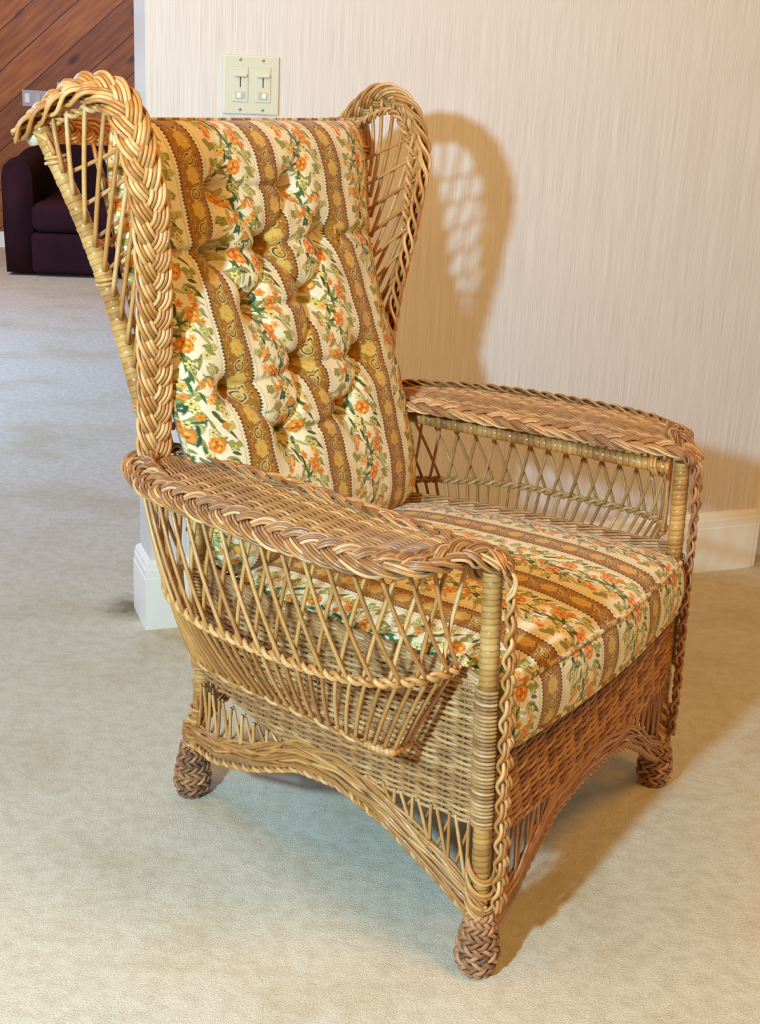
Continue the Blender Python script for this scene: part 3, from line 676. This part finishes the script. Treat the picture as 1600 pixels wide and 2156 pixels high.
# carpet
M_carpet, nt, b = new_mat('carpet', .95, spec=.15); L = nt.links.new
tc = node(nt, 'ShaderNodeNewGeometry')
def nz(scale, detail=3., rough=.55):
    n = node(nt, 'ShaderNodeTexNoise', i_Scale=scale, i_Detail=detail, i_Roughness=rough); L(tc.outputs['Position'], n.inputs['Vector']); return n
a1, a2, a3, a4 = nz(400., 2., .75), nz(3.2, 3.), nz(1.1, 2.), nz(38., 3.)
rc = ramp(nt, [(.28, srgb(200, 190, 164)), (.5, srgb(229, 217, 186)), (.75, srgb(244, 236, 210))]); L(a1.outputs[0], rc.inputs[0])
st1 = ramp(nt, [(.48, (0, 0, 0, 1)), (.70, (1, 1, 1, 1))]); L(a2.outputs[0], st1.inputs[0])
f1 = node(nt, 'ShaderNodeMath', operation='MULTIPLY', i_1=.45); L(st1.outputs[0], f1.inputs[0])
c1 = mixc(nt, 'MULTIPLY', f1.outputs[0], rc.outputs[0], srgb(222, 208, 172))
st2 = ramp(nt, [(.42, (0, 0, 0, 1)), (.62, (1, 1, 1, 1))]); L(a4.outputs[0], st2.inputs[0])
f2 = node(nt, 'ShaderNodeMath', operation='MULTIPLY', i_1=.18); L(st2.outputs[0], f2.inputs[0])
c2 = mixc(nt, 'MULTIPLY', f2.outputs[0], c1, srgb(190, 178, 146))
# soiled ring worn in beside the wall corner
px, py, _ = wall_pt(T0-.05, -.02, 0)
sb = node(nt, 'ShaderNodeVectorMath', operation='DISTANCE'); sb.inputs[1].default_value = (-.553, 2.775, 0); L(tc.outputs['Position'], sb.inputs[0])
ad = node(nt, 'ShaderNodeMath', operation='MULTIPLY_ADD', i_1=.12, i_2=-.06); L(a4.outputs[0], ad.inputs[0])
sm = node(nt, 'ShaderNodeMath', operation='ADD'); L(sb.outputs['Value'], sm.inputs[0]); L(ad.outputs[0], sm.inputs[1])
rg = ramp(nt, [(.02, (1, 1, 1, 1)), (.095, (0, 0, 0, 1))]); L(sm.outputs[0], rg.inputs[0])
f3 = node(nt, 'ShaderNodeMath', operation='MULTIPLY', i_1=.8); L(rg.outputs[0], f3.inputs[0])
c3_ = mixc(nt, 'MULTIPLY', f3.outputs[0], c2, srgb(128, 118, 88))
L(c3_, b.inputs['Base Color'])
bp = node(nt, 'ShaderNodeBump', i_Strength=.8, i_Distance=.004); L(a1.outputs[0], bp.inputs['Height'])
bp2 = node(nt, 'ShaderNodeBump', i_Strength=.22, i_Distance=.015); L(a4.outputs[0], bp2.inputs['Height']); L(bp.outputs[0], bp2.inputs['Normal']); L(bp2.outputs[0], b.inputs['Normal'])
fl = plain_box('floor', (-6, -3.0, -.05), (3.3, 9.2, 0), M_carpet)

# timber wall of the far room
M_wood, nt, b = new_mat('diagonal_boards', .5, spec=.35); L = nt.links.new
g = node(nt, 'ShaderNodeNewGeometry'); sp_ = node(nt, 'ShaderNodeSeparateXYZ'); L(g.outputs['Position'], sp_.inputs[0])
ca, sa = cos(radians(41)), sin(radians(41))
def lin(a, b_):
    m1 = node(nt, 'ShaderNodeMath', operation='MULTIPLY', i_1=a); L(sp_.outputs[0], m1.inputs[0])
    m2 = node(nt, 'ShaderNodeMath', operation='MULTIPLY_ADD', i_1=b_); L(sp_.outputs[2], m2.inputs[0]); L(m1.outputs[0], m2.inputs[2]); return m2.outputs[0]
al, ac = lin(ca, sa), lin(-sa, ca)
bi = node(nt, 'ShaderNodeMath', operation='MULTIPLY', i_1=1/.18); L(ac, bi.inputs[0])
fl_ = node(nt, 'ShaderNodeMath', operation='FLOOR'); L(bi.outputs[0], fl_.inputs[0]); frc = node(nt, 'ShaderNodeMath', operation='FRACT'); L(bi.outputs[0], frc.inputs[0])
wn1 = node(nt, 'ShaderNodeTexWhiteNoise', noise_dimensions='1D'); L(fl_.outputs[0], wn1.inputs['W'])
vec = node(nt, 'ShaderNodeCombineXYZ'); L(al, vec.inputs[0]); m5 = node(nt, 'ShaderNodeMath', operation='MULTIPLY', i_1=9.); L(ac, m5.inputs[0]); L(m5.outputs[0], vec.inputs[1]); m6 = node(nt, 'ShaderNodeMath', operation='MULTIPLY', i_1=7.); L(fl_.outputs[0], m6.inputs[0]); L(m6.outputs[0], vec.inputs[2])
gn = node(nt, 'ShaderNodeTexNoise', i_Scale=4., i_Detail=5.); L(vec.outputs[0], gn.inputs['Vector'])
r = ramp(nt, [(.3, srgb(140, 80, 32)), (.5, srgb(168, 102, 40)), (.7, srgb(188, 122, 52))]); L(gn.outputs[0], r.inputs[0])
rb = ramp(nt, [(0, srgb(200, 190, 186)), (1, srgb(255, 250, 246))]); L(wn1.outputs[0], rb.inputs[0])
cw = mixc(nt, 'MULTIPLY', 1., r.outputs[0], rb.outputs[0])
vv2 = node(nt, 'ShaderNodeCombineXYZ'); m7 = node(nt, 'ShaderNodeMath', operation='MULTIPLY', i_1=.45); L(al, m7.inputs[0]); L(m7.outputs[0], vv2.inputs[0]); L(ac, vv2.inputs[1])
vo = node(nt, 'ShaderNodeTexVoronoi', i_Scale=5.5); L(vv2.outputs[0], vo.inputs['Vector'])
kn = ramp(nt, [(.06, (1, 1, 1, 1)), (.16, (0, 0, 0, 1))]); L(vo.outputs['Distance'], kn.inputs[0])
cw = mixc(nt, 'MIX', kn.outputs[0], cw, srgb(78, 42, 28))
se = node(nt, 'ShaderNodeMath', operation='COMPARE', i_1=0., i_2=.035); L(frc.outputs[0], se.inputs[0])
cw = mixc(nt, 'MIX', se.outputs[0], cw, srgb(62, 32, 22)); L(cw, b.inputs['Base Color'])
YW = 8.75
plain_box('wall_far', (-6, YW, 0), (3.3, YW+.1, 3.0), M_wood)
plain_box('baseboard_far', (-6, YW-.015, 0), (3.3, YW, .1), M_trim)

# ---- two-gang dimmer plate on the papered wall
M_ivory, _, _ = new_mat('ivory_plastic', .32, srgb(222, 221, 196), spec=.5)
M_ivory2, _, _ = new_mat('white_plastic', .3, srgb(240, 240, 226), spec=.5)
M_slot, _, _ = new_mat('dark_slot', .6, srgb(40, 40, 36)); M_screw, _, _ = new_mat('painted_screw', .4, srgb(196, 196, 176))
PT0, PT1, PZ0, PZ1 = -.3835, -.2675, 1.106, 1.219
sw = empty('dimmer_switch', wall_pt((PT0+PT1)/2, 0, PZ0), WPHI, 'ivory two-gang wall plate with two slide dimmers above the back cushion', 'light switch')
def swpart(name, t0, t1, d, z0, z1, mat, parent, bev=.001, d0=-.0005):
    # local coordinates of the plate: x along wall, y into the wall, z up
    ct = (PT0+PT1)/2; vs = [(t-ct, dd, z-PZ0) for z in (z0, z1) for (t, dd) in ((t0, -d), (t1, -d), (t1, -d0*0), (t0, -d0*0))]
    me = bpy.data.meshes.new(name); me.from_pydata(vs, [], [(0,3,2,1),(4,5,6,7),(0,1,5,4),(1,2,6,5),(2,3,7,6),(3,0,4,7)]); me.update()
    o = bpy.data.objects.new(name, me); COL.objects.link(o); me.materials.append(mat); o.parent = parent
    if bev: m = o.modifiers.new('b', 'BEVEL'); m.width = bev; m.segments = 3
    return o
swpart('faceplate', PT0, PT1, .0060, PZ0, PZ1, M_ivory, sw, .0028)
for i in range(2):
    tc_ = PT0+.0345+.047*i
    swpart('dimmer_border', tc_-.0172, tc_+.0172, .0064, 1.1285, 1.1965, M_screw, sw, .0004)
    dm = swpart('dimmer_module', tc_-.0163, tc_+.0163, .0078, 1.1295, 1.1955, M_ivory, sw, .0012)
    swpart('slot', tc_-.0009, tc_+.0009, .0082, 1.158, 1.184, M_slot, dm, 0)
    swpart('slider', tc_-.0125, tc_+.0130, .0150, 1.1770, 1.1840, M_ivory, dm, .003)
    swpart('rocker_frame', tc_-.0105, tc_+.0105, .0084, 1.1345, 1.1495, M_screw, dm, .0008)
    swpart('rocker', tc_-(.0072 if i == 0 else .002), tc_+(.002 if i == 0 else .0072), .0105, 1.1365, 1.1475, M_ivory2, dm, .0015)
    for z in (1.210, 1.1150):
        cx = tc_-(PT0+PT1)/2; s_ = MB(); ph = np.arange(16)/16*2*pi
        s_.tube([(cx, -.0058, z-PZ0), (cx, -.0068, z-PZ0)], .0034, 14, .5); scw = s_.build('screw', M_screw, sw)
        swpart('screw_slot', tc_-.0028, tc_+.0028, .0070, z-.0005, z+.0005, M_slot, scw, 0)
# ---- plates on the timber wall
def far_plate(x0, x1, z0, z1, n, label):
    o = empty('switch_plate', ((x0+x1)/2, YW, z0), 0, label, 'light switch')
    def bx(nm, a, b_, d, c, e, mat, par):
        mbq = MB(); mbq.box((a-(x0+x1)/2, -d, c-z0), (b_-(x0+x1)/2, 0, e-z0)); q = mbq.build(nm, mat, par, smooth=False)
        m = q.modifiers.new('b', 'BEVEL'); m.width = .002; m.segments = 2; return q
    bx('faceplate', x0, x1, .008, z0, z1, M_grey, o)
    for i in range(n):
        c = x0+(x1-x0)*(i+.5)/n; bx('rocker', c-.016, c+.016, .014, z0+(z1-z0)*.22, z1-(z1-z0)*.22, M_ivory2 if i == 0 else M_grey2, o)
M_grey, _, _ = new_mat('grey_plate', .35, srgb(176, 172, 166)); M_grey2, _, _ = new_mat('grey_rocker', .3, srgb(190, 186, 180))

# ---- dark plum tub chair in the far room
M_plum, nt, b = new_mat('plum_cloth', .9, spec=.2)
tcx = node(nt, 'ShaderNodeTexCoord'); nzx = node(nt, 'ShaderNodeTexNoise', i_Scale=8., i_Detail=3.); nt.links.new(tcx.outputs['Object'], nzx.inputs[0])
rx = ramp(nt, [(.3, srgb(40, 16, 20)), (.7, srgb(52, 22, 27))]); nt.links.new(nzx.outputs[0], rx.inputs[0]); nt.links.new(rx.outputs[0], b.inputs['Base Color'])
tub = empty('tub_chair', (-1.78, 8.0, 0), radians(5), 'dark plum upholstered tub armchair far off before the timber wall', 'armchair')
def soft(name, lo, hi, bev, parent=None, mat=None, sub=0):
    mbq = MB(); mbq.box(lo, hi); o = mbq.build(name, mat or M_plum, parent, smooth=True)
    m = o.modifiers.new('b', 'BEVEL'); m.width = bev; m.segments = 6
    return o
def tub_shell():
    # U-shaped rounded wall: arms and back in one sweep
    mbq = MB(); pts = smooth_path([(-.41, -.40, 0), (-.42, -.1, 0), (-.41, .18, 0), (-.30, .36, 0), (0, .42, 0), (.30, .36, 0), (.41, .18, 0), (.42, -.1, 0), (.41, -.40, 0)], 80)
    T = np.gradient(pts, axis=0); T /= np.linalg.norm(T, axis=1)[:, None]; Nn = np.cross(T, [0, 0, 1.])
    sec = [(-.075, .02), (-.085, .3), (-.085, .56), (-.07, .62), (-.03, .655), (.03, .655), (.07, .62), (.085, .56), (.085, .3), (.075, .02)]
    V = []; n = len(sec)
    for i in range(len(pts)):
        lift = .045*np.clip((pts[i][1]+.1)/.4, 0, 1)
        for (a, z) in sec: q = pts[i]+Nn[i]*a; V.append((q[0], q[1], z+(lift if z > .5 else 0)))
    F = [(i*n+j, i*n+(j+1) % n, (i+1)*n+(j+1) % n, (i+1)*n+j) for i in range(len(pts)-1) for j in range(n)]
    for b0, rv in ((0, 0), ((len(pts)-1)*n, 1)):
        for j in range(1, n-2, 2):
            q = (b0, b0+j, b0+j+1, b0+j+2); F.append(q if rv else q[::-1])
    mbq.add(np.array(V), np.array(F)[:, ::-1]); return mbq.build('shell', M_plum, tub)
tub_shell()
soft('seat_base', (-.34, -.43, .02), (.34, .34, .25), .03, tub); soft('seat_pad', (-.335, -.44, .25), (.335, .30, .42), .055, tub)
far_plate(-2.43, -2.23, .905, 1.005, 3, 'grey three-gang switch plate low on the diagonal timber wall above the plum chair')
far_plate(-2.205, -2.12, .975, 1.062, 1, 'small pale wall plate on the timber wall, half hidden behind the wicker wing')

# ------------------------------------------------------------------ light
def area(name, loc, target, size, power, col, shape='DISK'):
    l = bpy.data.lights.new(name, 'AREA'); l.shape = shape; l.size = size; l.energy = power; l.color = col
    o = bpy.data.objects.new(name, l); COL.objects.link(o); o.location = loc
    o.rotation_euler = (Vector(target)-Vector(loc)).to_track_quat('-Z', 'Y').to_euler(); return o
kl = bpy.data.lights.new('key_lamp', 'POINT'); kl.energy = 365; kl.color = (.40, .70, .97); kl.shadow_soft_size = .06
ko = bpy.data.objects.new('key_lamp', kl); COL.objects.link(ko); ko.location = (-.88, -.10, 1.52)
area('ceiling_fill', (1.15, 1.0, 2.5), (.35, 2.0, .3), .9, 31, (1., .52, .12))
area('ceiling_fill', (-1.15, 1.25, 2.5), (-.35, 2.1, .2), 1.0, 17, (1., .55, .18))  # added overhead fill, warms the carpet and near side at left
area('far_warm_fill', (-2.3, 6.6, 2.5), (-2.3, 8.75, .9), .5, 24, (1., .62, .34))  # added warm light for the timber wall, no fitting seen there
area('window_light', (-3.0, 4.6, 2.2), (-1.9, 5.4, .0), 1.6, 165, (.34, .54, 1.))
w = bpy.data.worlds.new('World'); bpy.context.scene.world = w; w.use_nodes = True
w.node_tree.nodes['Background'].inputs[0].default_value = (1., .52, .15, 1); w.node_tree.nodes['Background'].inputs[1].default_value = .28

# ------------------------------------------------------------------ camera
P_, R_ = .3225, .0493
fw = Vector((0, cos(P_), -sin(P_))); up0 = Vector((0, sin(P_), cos(P_))); rt0 = Vector((1, 0, 0))
rtv = cos(R_)*rt0+sin(R_)*up0; upv = -sin(R_)*rt0+cos(R_)*up0
cam = bpy.data.cameras.new('camera'); co = bpy.data.objects.new('camera', cam); COL.objects.link(co)
M = Matrix((rtv, upv, -fw)).transposed().to_4x4(); M.translation = (0, 0, 1.19); co.matrix_world = M
cam.sensor_fit = 'HORIZONTAL'; cam.sensor_width = 36; cam.lens = 2737.58/1600*36; cam.clip_start = .05
sc_ = bpy.context.scene; sc_.camera = co
sc_.view_settings.view_transform = 'Standard'; sc_.view_settings.look = 'None'; sc_.view_settings.gamma = 1; sc_.view_settings.exposure = -.09
sc_.view_settings.use_curve_mapping = False
sc_.cycles.max_bounces = 6; sc_.cycles.diffuse_bounces = 4
